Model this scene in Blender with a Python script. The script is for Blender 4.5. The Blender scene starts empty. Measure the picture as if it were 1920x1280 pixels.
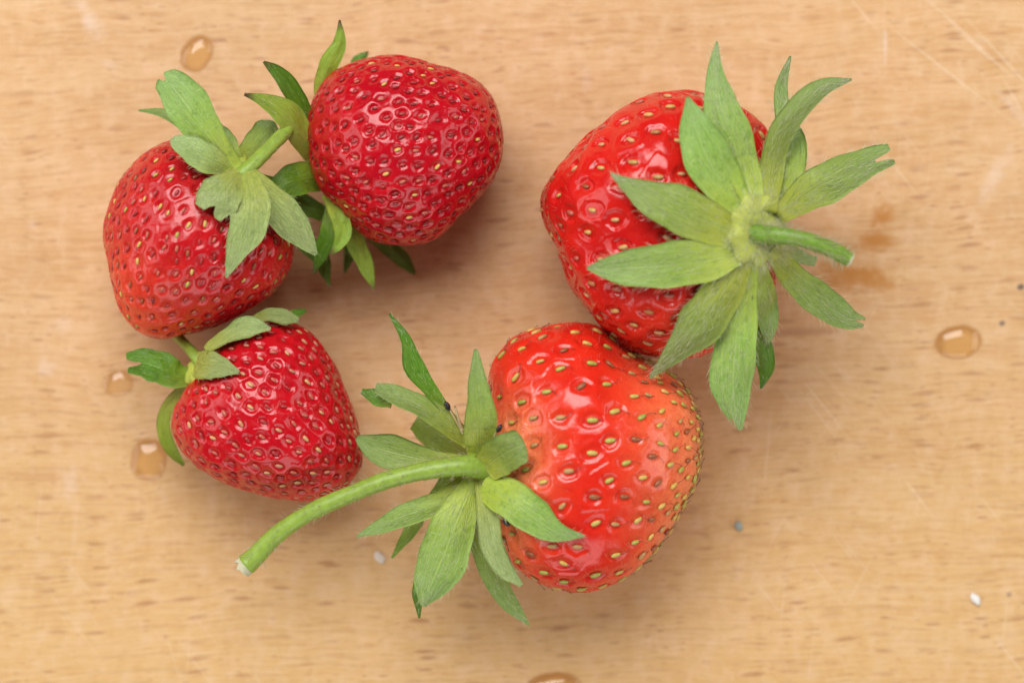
import bpy, math, random
import numpy as np
from mathutils import Vector, Matrix

# ------------------------------------------------------------------ units
# working unit "u" = 0.1 mm; U converts to metres.  The photographed board is
# about 192 x 128 mm, the camera looks straight down from 0.55 m.
U = 1e-4
D = 5500.0
rng = np.random.default_rng(11)
random.seed(11)
sc = bpy.context.scene

# ------------------------------------------------------------------ camera
cam_d = bpy.data.cameras.new('camera')
cam = bpy.data.objects.new('camera', cam_d)
sc.collection.objects.link(cam)
cam.location = (0, 0, D * U)
cam.rotation_euler = (0, 0, 0)
cam_d.sensor_width = 36.0
cam_d.lens = 36.0 * D / 1920.0
cam_d.clip_start = 0.01
cam_d.clip_end = 10.0
cam_d.dof.use_dof = True
cam_d.dof.focus_distance = (D - 275) * U
cam_d.dof.aperture_fstop = 7.3
sc.camera = cam

# ------------------------------------------------------------------ light
world = bpy.data.worlds.new('World')
sc.world = world
world.use_nodes = True
bgn = world.node_tree.nodes['Background']
bgn.inputs['Color'].default_value = (0.97, 0.985, 1.0, 1)
bgn.inputs['Strength'].default_value = 0.05

def area_light(name, loc, target, sx, sy, power, col):
    l = bpy.data.lights.new(name, 'AREA')
    l.shape = 'RECTANGLE'
    l.size, l.size_y = sx, sy
    l.energy = power
    l.color = col
    o = bpy.data.objects.new(name, l)
    sc.collection.objects.link(o)
    o.location = loc
    o.rotation_euler = (Vector(target) - Vector(loc)).to_track_quat('-Z', 'Y').to_euler()
    return o
WARM = (1.0, 0.985, 0.96)
area_light('window_light', (-0.14, 0.56, 0.86), (0, 0, 0.02), 0.80, 0.66, 13.2, WARM)       # main window, beyond the top of the board
area_light('left_fill_light', (-0.95, 0.10, 0.46), (0, 0, 0.02), 1.1, 0.6, 4.9, WARM)  # added fill lamp, low on the left; no window known there
area_light('right_fill_light', (0.95, 0.0, 0.46), (0, 0, 0.02), 1.1, 0.6, 4.9, WARM)  # low fill added from the right to shape the shade between the berries
area_light('near_fill_light', (0.0, -0.95, 0.46), (0, 0, 0.02), 1.2, 0.6, 5.0, WARM)  # added low lamp for the near side, not a real window

vs = sc.view_settings
vs.view_transform = 'Standard'
vs.look = 'None'
vs.exposure = 0.0
vs.gamma = 1.0
sc.render.engine = 'CYCLES'
sc.cycles.use_denoising = True
sc.cycles.max_bounces = 10
sc.cycles.caustics_refractive = True
sc.cycles.caustics_reflective = False

# ------------------------------------------------------------------ helpers
def P(px, py, z=0.0):
    """photo position + height above the board -> point (u)"""
    k = (D - z) / D
    return np.array([(px - 960.0) * k, (640.0 - py) * k, z], float)

def sstep(a, b, x):
    t = np.clip((x - a) / (b - a), 0, 1)
    return t * t * (3 - 2 * t)

def catmull(pts, n):
    pts = np.asarray(pts, float)
    k = len(pts)
    seg = np.linalg.norm(np.diff(pts[:, :2], axis=0), axis=1) if pts.shape[1] >= 2 else np.ones(k - 1)
    cum = np.concatenate([[0], np.cumsum(np.maximum(seg, 1e-6))])
    cum /= cum[-1]
    m = np.zeros_like(pts)
    for i in range(k):
        a, b = max(i - 1, 0), min(i + 1, k - 1)
        m[i] = (pts[b] - pts[a]) / (cum[b] - cum[a])
    t = np.linspace(0, 1, n)
    idx = np.clip(np.searchsorted(cum, t, side='right') - 1, 0, k - 2)
    h = (cum[idx + 1] - cum[idx])
    s = ((t - cum[idx]) / h)[:, None]
    h = h[:, None]
    p0, p1, m0, m1 = pts[idx], pts[idx + 1], m[idx], m[idx + 1]
    return ((2*s**3 - 3*s**2 + 1) * p0 + (s**3 - 2*s**2 + s) * h * m0
            + (-2*s**3 + 3*s**2) * p1 + (s**3 - s**2) * h * m1)

WLOC = {}
def make_mesh(name, verts, faces, mats, smooth=True):
    me = bpy.data.meshes.new(name)
    me.from_pydata((np.asarray(verts) * U).tolist(), [], faces)
    for m in mats:
        me.materials.append(m)
    if smooth:
        me.polygons.foreach_set('use_smooth', np.ones(len(me.polygons), bool))
    me.update()
    return me

def link(name, me, parent=None, origin=None):
    """verts are absolute (u); the object's origin is its root's origin"""
    o = bpy.data.objects.new(name, me)
    sc.collection.objects.link(o)
    if parent is not None:
        o.parent = parent
    return o

def empty(name, loc_u):
    o = bpy.data.objects.new(name, None)
    sc.collection.objects.link(o)
    o.empty_display_size = 0.005
    o.location = Vector(loc_u) * U
    return o

def tag(o, label=None, cat=None, group=None, kind=None):
    if label: o['label'] = label
    if cat: o['category'] = cat
    if group: o['group'] = group
    if kind: o['kind'] = kind
    return o

def lump_fn(seed, scale, n=10):
    r = np.random.default_rng(seed)
    k = r.normal(size=(n, 3))
    k /= np.linalg.norm(k, axis=1)[:, None]
    k *= (2 * np.pi / scale) * r.uniform(0.6, 1.5, n)[:, None]
    ph = r.uniform(0, 6.28, n)
    return lambda p: np.sin(p @ k.T + ph).sum(1) / math.sqrt(n)

# ------------------------------------------------------------------ materials
class NT:
    def __init__(self, name):
        self.m = bpy.data.materials.new(name)
        self.m.use_nodes = True
        self.t = self.m.node_tree
        self.t.nodes.clear()
        self.out = self.t.nodes.new('ShaderNodeOutputMaterial')
    def n(self, typ, **kw):
        nd = self.t.nodes.new(typ)
        for k, v in kw.items():
            if k.startswith('_'):
                nd.inputs[k[1:].replace('_', ' ')].default_value = v
            else:
                setattr(nd, k, v)
        return nd
    def l(self, a, b):
        self.t.links.new(a, b)
    def val(self, sock, v):
        if isinstance(v, bpy.types.NodeSocket): self.l(v, sock)
        else: sock.default_value = v
    def math(self, op, a, b=0.0, clamp=False):
        nd = self.n('ShaderNodeMath', operation=op, use_clamp=clamp)
        self.val(nd.inputs[0], a); self.val(nd.inputs[1], b)
        return nd.outputs[0]
    def ramp(self, f, stops, interp='LINEAR'):
        nd = self.n('ShaderNodeValToRGB')
        nd.color_ramp.interpolation = interp
        e = nd.color_ramp.elements
        while len(e) > 1: e.remove(e[-1])
        e[0].position, e[0].color = stops[0][0], (*stops[0][1], 1)
        for p, c in stops[1:]:
            q = e.new(p); q.color = (*c, 1)
        self.l(f, nd.inputs[0])
        return nd.outputs[0]
    def mrange(self, f, a, b, c=0.0, d=1.0, smooth=True):
        nd = self.n('ShaderNodeMapRange', interpolation_type='SMOOTHSTEP' if smooth else 'LINEAR')
        self.val(nd.inputs[0], f)
        for i, v in enumerate((a, b, c, d)): nd.inputs[i + 1].default_value = v
        return nd.outputs[0]
    def mix(self, f, a, b, mode='MIX'):
        nd = self.n('ShaderNodeMix', data_type='RGBA', blend_type=mode)
        self.val(nd.inputs[0], f)
        for s, v in ((nd.inputs[6], a), (nd.inputs[7], b)):
            if isinstance(v, bpy.types.NodeSocket): self.l(v, s)
            else: s.default_value = (*v, 1)
        return nd.outputs[2]
    def noise(self, vec, scale, detail=3, rough=0.55, dist=0.0, dim='3D'):
        nd = self.n('ShaderNodeTexNoise', noise_dimensions=dim)
        nd.inputs['Scale'].default_value = scale
        nd.inputs['Detail'].default_value = detail
        nd.inputs['Roughness'].default_value = rough
        nd.inputs['Distortion'].default_value = dist
        self.l(vec, nd.inputs['Vector'])
        return nd.outputs[0]
    def mapping(self, vec, loc=(0,0,0), rot=(0,0,0), scale=(1,1,1), typ='POINT'):
        nd = self.n('ShaderNodeMapping', vector_type=typ)
        nd.inputs['Location'].default_value = loc
        nd.inputs['Rotation'].default_value = rot
        nd.inputs['Scale'].default_value = scale
        self.l(vec, nd.inputs['Vector'])
        return nd.outputs[0]
    def bump(self, h, strength, dist):
        nd = self.n('ShaderNodeBump')
        nd.inputs['Strength'].default_value = strength
        nd.inputs['Distance'].default_value = dist
        self.l(h, nd.inputs['Height'])
        return nd.outputs[0]

# water drops and wet marks: photo centre, half sizes, rotation (deg)
DROPS = [
    ('oval', 369, 101, 28, 36, -30),
    ('faint', 222, 719, 28, 25, 20),
    ('square', 279, 861, 33, 39, -5),
    ('right', 1797, 641, 44, 31, 8),
    ('edge', 1036, 1292, 52, 32, 8),
]

def wood_material():
    T = NT('beech_board')
    tc = T.n('ShaderNodeTexCoord')
    mm = T.mapping(tc.outputs['Object'], scale=(1000, 1000, 1000))     # millimetres
    # gentle wander of the grain
    wn = T.n('ShaderNodeTexNoise'); wn.inputs['Scale'].default_value = 0.035; wn.inputs['Detail'].default_value = 2
    T.l(mm, wn.inputs['Vector'])
    sub = T.n('ShaderNodeVectorMath', operation='SUBTRACT'); T.l(wn.outputs['Color'], sub.inputs[0]); sub.inputs[1].default_value = (.5, .5, .5)
    mul = T.n('ShaderNodeVectorMath', operation='MULTIPLY'); T.l(sub.outputs[0], mul.inputs[0]); mul.inputs[1].default_value = (0, 5, 0)
    add = T.n('ShaderNodeVectorMath', operation='ADD'); T.l(mm, add.inputs[0]); T.l(mul.outputs[0], add.inputs[1])
    g = T.mapping(add.outputs[0], rot=(0, 0, math.radians(-2.2)))
    # broad tone bands along the grain
    band = T.noise(T.mapping(g, scale=(0.010, 0.075, 1)), 1.0, 3, 0.5)
    band2 = T.noise(T.mapping(g, loc=(7, 3, 0), scale=(0.035, 0.30, 1)), 1.0, 3, 0.55)
    blot = T.noise(T.mapping(mm, loc=(31, 12, 0)), 0.045, 3, 0.6)
    col = T.ramp(T.mrange(band, 0.3, 0.7), [(0.0, (0.575, 0.320, 0.135)), (0.5, (0.645, 0.390, 0.182)), (1.0, (0.695, 0.445, 0.235))])
    col = T.mix(T.mrange(blot, 0.35, 0.7, 0, 0.55), col, (0.74, 0.44, 0.235))
    col = T.mix(T.mrange(band2, 0.40, 0.70, 0, 0.62), col, (0.60, 0.315, 0.125))
    sy0 = T.n('ShaderNodeSeparateXYZ'); T.l(mm, sy0.inputs[0])
    low_yellow = T.mrange(T.math('ADD', sy0.outputs[1], T.math('MULTIPLY', T.math('SUBTRACT', band2, 0.5), 60.0)), 25, -55, 0.12, 0.62)
    col = T.mix(low_yellow, col, (0.690, 0.440, 0.165))  # yellower towards the lower side of the board
    # fine fibre
    fib = T.noise(T.mapping(g, scale=(0.16, 2.6, 1)), 1.0, 4, 0.65)
    col = T.mix(T.mrange(fib, 0.38, 0.68, 0, 0.46), col, (0.80, 0.56, 0.33))
    fib2 = T.noise(T.mapping(g, loc=(3, 9, 2), scale=(0.35, 1.5, 1)), 1.0, 3, 0.6)
    col = T.mix(T.mrange(fib2, 0.5, 0.75, 0, 0.38), col, (0.57, 0.285, 0.11))
    st = T.noise(T.mapping(g, loc=(41, 6, 0), scale=(0.05, 1.25, 1)), 1.0, 4, 0.6)
    col = T.mix(T.mrange(st, 0.50, 0.72, 0, 0.42), col, (0.45, 0.230, 0.090))
    col = T.mix(T.mrange(st, 0.46, 0.28, 0, 0.45), col, (0.76, 0.51, 0.285))
    # short dark pores
    pores = None
    for (sx, sy, thr, keep, off, w) in ((0.115, 0.55, 0.27, 0.45, 0.0, 0.62), (0.20, 1.05, 0.25, 0.55, 13.0, 0.42), (0.30, 0.85, 0.20, 0.6, 29.0, 0.5)):
        v = T.n('ShaderNodeTexVoronoi', voronoi_dimensions='2D', feature='F1')
        v.inputs['Scale'].default_value = 1.0
        T.l(T.mapping(g, loc=(off, off * 2.1, 0), scale=(sx, sy, 1)), v.inputs['Vector'])
        sepc = T.n('ShaderNodeSeparateColor'); T.l(v.outputs['Color'], sepc.inputs[0])
        d = T.math('ADD', v.outputs['Distance'], T.math('MULTIPLY', T.math('SUBTRACT', fib2, 0.5), 0.30))
        d = T.math('DIVIDE', d, T.mrange(sepc.outputs[2], 0, 1, 0.5, 1.45, False))
        m = T.mrange(d, thr * 0.30, thr, 1, 0)
        m = T.math('MULTIPLY', m, T.mrange(sepc.outputs[0], keep, keep + 0.4, 0, w * 0.80))
        pores = m if pores is None else T.math('MAXIMUM', pores, m)
    pores = T.math('MULTIPLY', pores, T.mrange(T.noise(T.mapping(mm, loc=(77, 3, 0)), 0.09, 3, 0.6), 0.30, 0.65, 0.35, 1.25))
    cloud = T.noise(T.mapping(mm, loc=(2, 44, 0), scale=(1, 0.7, 1)), 0.32, 4, 0.62)
    col = T.mix(T.mrange(cloud, 0.45, 0.72, 0, 0.34), col, (0.80, 0.56, 0.37))
    col = T.mix(T.mrange(cloud, 0.48, 0.26, 0, 0.35), col, (0.58, 0.335, 0.125))
    col = T.mix(pores, col, (0.36, 0.155, 0.060))
    # knife scratches, paler, mostly on the right of the board and low left
    sepx = T.n('ShaderNodeSeparateXYZ'); T.l(mm, sepx.inputs[0])
    reg = T.math('ADD', T.mrange(sepx.outputs[0], 10, 75, 0.12, 1.0), T.mrange(T.math('ADD', sepx.outputs[0], sepx.outputs[1]), -60, -130, 0, 0.6), True)
    patch = T.mrange(T.noise(T.mapping(mm, loc=(5, 5, 5)), 0.05, 2, 0.5), 0.42, 0.62)
    scr = None
    for k, (ang, sy, thr) in enumerate(((-52, 1.7, 0.66), (-48, 2.6, 0.68), (84, 2.2, 0.665), (62, 2.4, 0.68), (-74, 2.0, 0.69), (18, 2.4, 0.70))):
        nz = T.noise(T.mapping(T.mapping(mm, rot=(0, 0, math.radians(-ang))), loc=(k * 17, k * 5, 0), scale=(0.035, sy, 1)), 1.0, 1.5, 0.45)
        m = T.mrange(nz, thr, thr + 0.07)
        scr = m if scr is None else T.math('MAXIMUM', scr, m)
    scr = T.math('MULTIPLY', T.math('MULTIPLY', scr, reg), T.math('ADD', T.math('MULTIPLY', patch, 0.26), 0.06))
    col = T.mix(scr, col, (0.90, 0.74, 0.57))
    edge_n = T.noise(T.mapping(mm, loc=(9, 1, 0)), 0.55, 3, 0.6)

    def spot(px, py, rx, ry, rot, soft=0.5, jag=0.5):
        p = P(px, py, 0) / 10.0
        q = T.mapping(mm, loc=(p[0], p[1], 0), rot=(0, 0, math.radians(rot)), scale=(rx / 10, ry / 10, 1000), typ='TEXTURE')
        ln = T.n('ShaderNodeVectorMath', operation='LENGTH'); T.l(q, ln.inputs[0])
        d = T.math('ADD', ln.outputs['Value'], T.math('MULTIPLY', T.math('SUBTRACT', edge_n, 0.5), jag * 2))
        return T.mrange(d, 1 + soft * 0.3, 1 - soft, 0, 1)
    # juice stains beside the big strawberry
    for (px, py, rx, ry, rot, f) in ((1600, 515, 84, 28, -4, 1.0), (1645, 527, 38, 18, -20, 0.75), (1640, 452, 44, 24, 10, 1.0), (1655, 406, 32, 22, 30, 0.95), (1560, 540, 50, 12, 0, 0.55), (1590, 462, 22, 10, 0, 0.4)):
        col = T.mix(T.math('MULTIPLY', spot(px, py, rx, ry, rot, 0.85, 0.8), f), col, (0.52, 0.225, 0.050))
    # long dark grain line right of the big strawberry
    col = T.mix(T.math('MULTIPLY', spot(1500, 622, 85, 11, 2, 0.8, 0.5), 0.5), col, (0.40, 0.20, 0.11))
    # pale chalky marks
    for (px, py, rx, ry, rot, f) in ((172, 45, 22, 34, 30, 0.5), (160, 22, 14, 40, 20, 0.3), (88, 690, 22, 20, 0, 0.45), (132, 905, 16, 36, 0, 0.45), (205, 120, 18, 10, -30, 0.3),
                                     (1660, 85, 5, 46, 0, 0.55), (1865, 330, 16, 70, -28, 0.42), (120, 610, 30, 18, 20, 0.3), (1905, 210, 10, 60, 40, 0.35), (1100, 150, 14, 30, 0, 0.25), (60, 420, 12, 12, 0, 0.3)):
        col = T.mix(T.math('MULTIPLY', spot(px, py, rx, ry, rot, 0.9, 0.9), f * 0.6), col, (0.86, 0.72, 0.64))
    # long knife cuts, top right
    for (px, py, ln_, ang) in ((1800, 55, 130, -42), (1835, 92, 90, -40), (1770, 130, 160, -38), (1905, 190, 60, -60), (1890, 120, 130, -47)):
        col = T.mix(T.math('MULTIPLY', spot(px, py, ln_, 3.0, ang, 0.9, 0.5), 0.26), col, (0.93, 0.78, 0.60))
    # dark specks
    for (px, py, r, f) in ((1879, 606, 7, 0.75), (1914, 538, 9, 0.85), (1892, 1114, 6, 0.5)):
        col = T.mix(T.math('MULTIPLY', spot(px, py, r, r * 0.8, 20, 0.6, 0.3), f), col, (0.10, 0.075, 0.075))
    # wood soaked under the drops, plus the drops' rim shading painted into its colour
    for (nm, px, py, rx, ry, rot) in DROPS:
        f = 0.50 if nm == 'faint' else 0.78
        col = T.mix(T.math('MULTIPLY', spot(px, py, rx * 1.03, ry * 1.03, rot, 0.16, 0.10), f), col, (0.66, 0.335, 0.085))
        rim_shade = T.math('MULTIPLY', spot(px, py, rx * 1.08, ry * 1.08, rot, 0.22, 0.14), T.math('SUBTRACT', 1.0, spot(px + 3, py + 4, rx * 0.90, ry * 0.90, rot, 0.45, 0.30)))
        col = T.mix(T.math('MULTIPLY', rim_shade, f * 1.1), col, (0.46, 0.205, 0.055))
    col = T.mix(1.0, col, (0.90, 0.885, 0.87), 'MULTIPLY')
    b = T.n('ShaderNodeBsdfPrincipled')
    T.l(col, b.inputs['Base Color'])
    T.l(T.mrange(fib, 0.3, 0.7, 0.62, 0.48), b.inputs['Roughness'])
    b.inputs['Specular IOR Level'].default_value = 0.35
    hgt = T.math('SUBTRACT', T.math('MULTIPLY', fib, 0.5), pores)
    T.l(T.bump(hgt, 0.35, 0.00012), b.inputs['Normal'])
    T.l(b.outputs[0], T.out.inputs['Surface'])
    return T.m

def flesh_material(name, red, deep, pale, rough=0.27):
    T = NT(name)
    tc = T.n('ShaderNodeTexCoord')
    mm = T.mapping(tc.outputs['Object'], scale=(1000, 1000, 1000))
    at = T.n('ShaderNodeAttribute', attribute_name='pale')
    big = T.noise(mm, 0.16, 3, 0.55)
    col = T.mix(T.mrange(big, 0.3, 0.7), red, deep)
    fine = T.noise(mm, 3.2, 3, 0.65)
    col = T.mix(T.mrange(fine, 0.45, 0.75, 0, 0.16), col, tuple(min(1, c * 1.7 + 0.02) for c in red))
    pf = T.math('ADD', at.outputs['Fac'], T.math('MULTIPLY', T.math('SUBTRACT', T.math('ADD', T.math('MULTIPLY', fine, 0.5), T.math('MULTIPLY', T.noise(mm, 0.75, 3, 0.65), 0.5)), 0.5), T.math('MULTIPLY', at.outputs['Fac'], 3.2)), True)
    col = T.mix(pf, col, pale)
    b = T.n('ShaderNodeBsdfPrincipled')
    T.l(col, b.inputs['Base Color'])
    T.l(T.mrange(T.noise(mm, 0.9, 3, 0.6), 0.3, 0.7, rough - 0.05, rough + 0.08), b.inputs['Roughness'])
    b.inputs['Specular IOR Level'].default_value = 0.52
    b.inputs['Subsurface Weight'].default_value = 0.30
    b.inputs['Subsurface Radius'].default_value = (1.0, 0.16, 0.08)
    b.inputs['Subsurface Scale'].default_value = 0.0012
    h = T.math('ADD', T.math('MULTIPLY', T.noise(mm, 0.9, 3, 0.55), 0.85), T.math('MULTIPLY', T.noise(mm, 5.0, 2, 0.6), 0.22))
    T.l(T.bump(h, 0.20, 0.00030), b.inputs['Normal'])
    T.l(b.outputs[0], T.out.inputs['Surface'])
    return T.m

def achene_material(name, cols, rough=0.33):
    T = NT(name)
    oi = T.n('ShaderNodeObjectInfo')
    n = len(cols)
    col = T.ramp(oi.outputs['Random'], [(i / n, c) for i, c in enumerate(cols)], 'CONSTANT')
    tc = T.n('ShaderNodeTexCoord')
    nz = T.noise(T.mapping(tc.outputs['Object'], scale=(1000, 1000, 1000)), 1.6, 2)
    col = T.mix(T.mrange(nz, 0.4, 0.75, 0, 0.45), col, (0.22, 0.075, 0.02))
    b = T.n('ShaderNodeBsdfPrincipled')
    T.l(col, b.inputs['Base Color'])
    b.inputs['Roughness'].default_value = rough
    T.l(b.outputs[0], T.out.inputs['Surface'])
    return T.m

def plain(name, col, rough=0.5, trans=0.0, noise=0.0, nscale=1.0):
    T = NT(name)
    tc = T.n('ShaderNodeTexCoord')
    nz = T.noise(T.mapping(tc.outputs['Object'], scale=(1000, 1000, 1000)), nscale, 3, 0.6)
    c = T.mix(T.mrange(nz, 0.35, 0.7, 0, noise), col, tuple(x * 0.45 for x in col))
    b = T.n('ShaderNodeBsdfPrincipled')
    T.l(c, b.inputs['Base Color'])
    b.inputs['Roughness'].default_value = rough
    T.l(T.bump(nz, 0.3, 0.0001), b.inputs['Normal'])
    if trans > 0:
        t = T.n('ShaderNodeBsdfTranslucent'); T.l(c, t.inputs['Color'])
        mx = T.n('ShaderNodeMixShader'); mx.inputs[0].default_value = trans
        T.l(b.outputs[0], mx.inputs[1]); T.l(t.outputs[0], mx.inputs[2])
        T.l(mx.outputs[0], T.out.inputs['Surface'])
    else:
        T.l(b.outputs[0], T.out.inputs['Surface'])
    return T.m

def sepal_material(name, base, mid, tip, vein, vein_f, rough):
    """u runs from the hub to the tip, v across"""
    T = NT(name)
    uv = T.n('ShaderNodeUVMap', uv_map='UVMap')
    sep = T.n('ShaderNodeSeparateXYZ'); T.l(uv.outputs[0], sep.inputs[0])
    oi = T.n('ShaderNodeObjectInfo')
    tc = T.n('ShaderNodeTexCoord')
    mm = T.mapping(tc.outputs['Object'], scale=(1000, 1000, 1000))
    nz = T.noise(mm, 0.35, 3, 0.6)
    u = T.math('ADD', sep.outputs[0], T.math('MULTIPLY', T.math('SUBTRACT', nz, 0.5), 0.28))
    col = T.ramp(u, [(0.0, base), (0.20, tuple(0.7 * a + 0.3 * b for a, b in zip(base, mid))), (0.46, mid), (1.0, tip)])
    # pinnate/long veins: stripes of v fanning from the base, broken by noise
    sh = T.math('ADD', sep.outputs[1], T.math('MULTIPLY', T.math('SUBTRACT', T.noise(mm, 0.5, 2), 0.5), 0.20))
    wv = T.n('ShaderNodeMath', operation='SINE'); T.l(T.math('MULTIPLY', sh, 34.0), wv.inputs[0])
    av = T.math('ABSOLUTE', T.math('SUBTRACT', sh, 0.5))
    hb = T.n('ShaderNodeMath', operation='SINE'); T.l(T.math('MULTIPLY', T.math('SUBTRACT', u, T.math('MULTIPLY', av, 1.1)), 46.0), hb.inputs[0])
    stripe = T.math('MAXIMUM', T.math('MULTIPLY', T.mrange(wv.outputs[0], 0.75, 1.0), 0.6), T.mrange(hb.outputs[0], 0.80, 1.0))
    net = T.n('ShaderNodeTexVoronoi', feature='DISTANCE_TO_EDGE', voronoi_dimensions='2D')
    net.inputs['Scale'].default_value = 1.0
    T.l(T.mapping(uv.outputs[0], scale=(11, 8, 1)), net.inputs['Vector'])
    nets = T.mrange(net.outputs['Distance'], 0.0, 0.09, 1, 0)
    midrib = T.mrange(T.math('ABSOLUTE', T.math('SUBTRACT', sep.outputs[1], 0.5)), 0.0, 0.035, 1, 0)
    vm = T.math('MAXIMUM', T.math('MULTIPLY', stripe, 0.75), T.math('MAXIMUM', T.math('MULTIPLY', nets, 0.7), midrib))
    col = T.mix(T.math('MULTIPLY', vm, vein_f * 1.35), col, vein)
    fine = T.noise(T.mapping(uv.outputs[0], scale=(6, 21, 1)), 1.0, 3, 0.62)
    col = T.mix(T.mrange(fine, 0.48, 0.72, 0, 0.45), col, tuple(min(1.0, c * 1.45 + k) for c, k in zip(mid, (0.05, 0.06, 0.005))))
    col = T.mix(T.mrange(fine, 0.46, 0.26, 0, 0.30), col, tuple(c * 0.55 for c in mid))
    mot = T.noise(mm, 0.9, 3, 0.65)
    col = T.mix(T.mrange(mot, 0.50, 0.74, 0, 0.50), col, (mid[0] * 0.40, mid[1] * 0.52, mid[2] * 0.35))
    hs = T.n('ShaderNodeHueSaturation')
    T.l(T.mrange(oi.outputs['Random'], 0, 1, 0.485, 0.512, False), hs.inputs['Hue'])
    T.l(T.mrange(oi.outputs['Random'], 0, 1, 0.80, 1.10, False), hs.inputs['Value'])
    T.l(col, hs.inputs['Color'])
    br = T.n('ShaderNodeAttribute', attribute_name='brown')
    col = T.mix(br.outputs['Fac'], hs.outputs[0], (0.13, 0.060, 0.028))
    b = T.n('ShaderNodeBsdfPrincipled')
    T.l(col, b.inputs['Base Color'])
    b.inputs['Roughness'].default_value = rough
    b.inputs['Specular IOR Level'].default_value = 0.4
    hh = T.math('ADD', T.math('MULTIPLY', vm, -0.6), T.math('MULTIPLY', fine, 0.8))
    T.l(T.bump(hh, 0.5, 0.00026), b.inputs['Normal'])
    t = T.n('ShaderNodeBsdfTranslucent')
    T.l(T.mix(0.5, col, (0.30, 0.45, 0.06)), t.inputs['Color'])
    mx = T.n('ShaderNodeMixShader'); mx.inputs[0].default_value = 0.28
    T.l(b.outputs[0], mx.inputs[1]); T.l(t.outputs[0], mx.inputs[2])
    T.l(mx.outputs[0], T.out.inputs['Surface'])
    return T.m

M_WOOD = wood_material()
M_PALE = sepal_material('sepal_underside', (0.540, 0.610, 0.060), (0.320, 0.465, 0.080), (0.265, 0.425, 0.120), (0.45, 0.57, 0.18), 0.42, 0.34)
M_GREY = sepal_material('sepal_silky_underside', (0.50, 0.54, 0.085), (0.400, 0.500, 0.160), (0.390, 0.510, 0.200), (0.25, 0.34, 0.07), 0.45, 0.40)
M_DARK = sepal_material('sepal_upper_side', (0.32, 0.42, 0.045), (0.115, 0.270, 0.014), (0.078, 0.205, 0.012), (0.25, 0.42, 0.05), 0.50, 0.32)
M_LIME = sepal_material('sepal_yellow_green', (0.54, 0.54, 0.08), (0.345, 0.470, 0.048), (0.250, 0.405, 0.035), (0.45, 0.56, 0.10), 0.45, 0.36)
M_STEM = plain('stalk_green', (0.290, 0.430, 0.055), 0.40, 0.10, 0.35, 0.8)
M_STEM_D = plain('stalk_deep_green', (0.190, 0.340, 0.035), 0.42, 0.10, 0.35, 0.8)
M_HUB = plain('calyx_hub_green', (0.50, 0.56, 0.085), 0.55, 0.10, 0.35, 0.7)
M_CUT = plain('cut_stalk_fibre', (0.62, 0.60, 0.40), 0.65, 0.15, 0.3, 1.6)
M_HAIR = plain('plant_hair', (0.78, 0.80, 0.55), 0.40, 0.35)
M_HAIR_T = plain('stalk_hair', (0.62, 0.58, 0.36), 0.45, 0.35)
M_FUZZ = plain('berry_fuzz', (0.80, 0.35, 0.28), 0.40, 0.4)
M_STYLE = plain('dried_style', (0.085, 0.030, 0.015), 0.5)
M_ANTHER = plain('dry_anther', (0.012, 0.008, 0.006), 0.4)
M_FILA = plain('dry_filament', (0.62, 0.50, 0.26), 0.5, 0.2, 0.2, 2)

# ------------------------------------------------------------------ setting
def build_board():
    # slab 52 x 38 cm, 2 cm thick, rounded rim; top at z = 0
    w, h, t, r = 2600., 1900., 200., 25.
    prof = [(-r, 0), (-r * 0.3, -r * 0.3), (0, -r), (0, -t + r), (-r * 0.3, -t + r * 0.3), (-r, -t)]
    verts, faces = [], []
    for (o, z) in prof:
        for (sx, sy) in ((-1, -1), (1, -1), (1, 1), (-1, 1)):
            verts.append((sx * (w + o), sy * (h + o), z))
    n = len(prof)
    faces.append((0, 1, 2, 3))
    for i in range(n - 1):
        for k in range(4):
            a, b = i * 4 + k, i * 4 + (k + 1) % 4
            faces.append((a, a + 4, b + 4, b))
    faces.append(tuple(reversed(range((n - 1) * 4, n * 4))))
    me = make_mesh('cutting_board', verts, faces, [M_WOOD], smooth=False)
    o = link('cutting_board', me)
    tag(o, 'pale beech cutting board under the strawberries', 'cutting board', kind='structure')
build_board()

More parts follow.
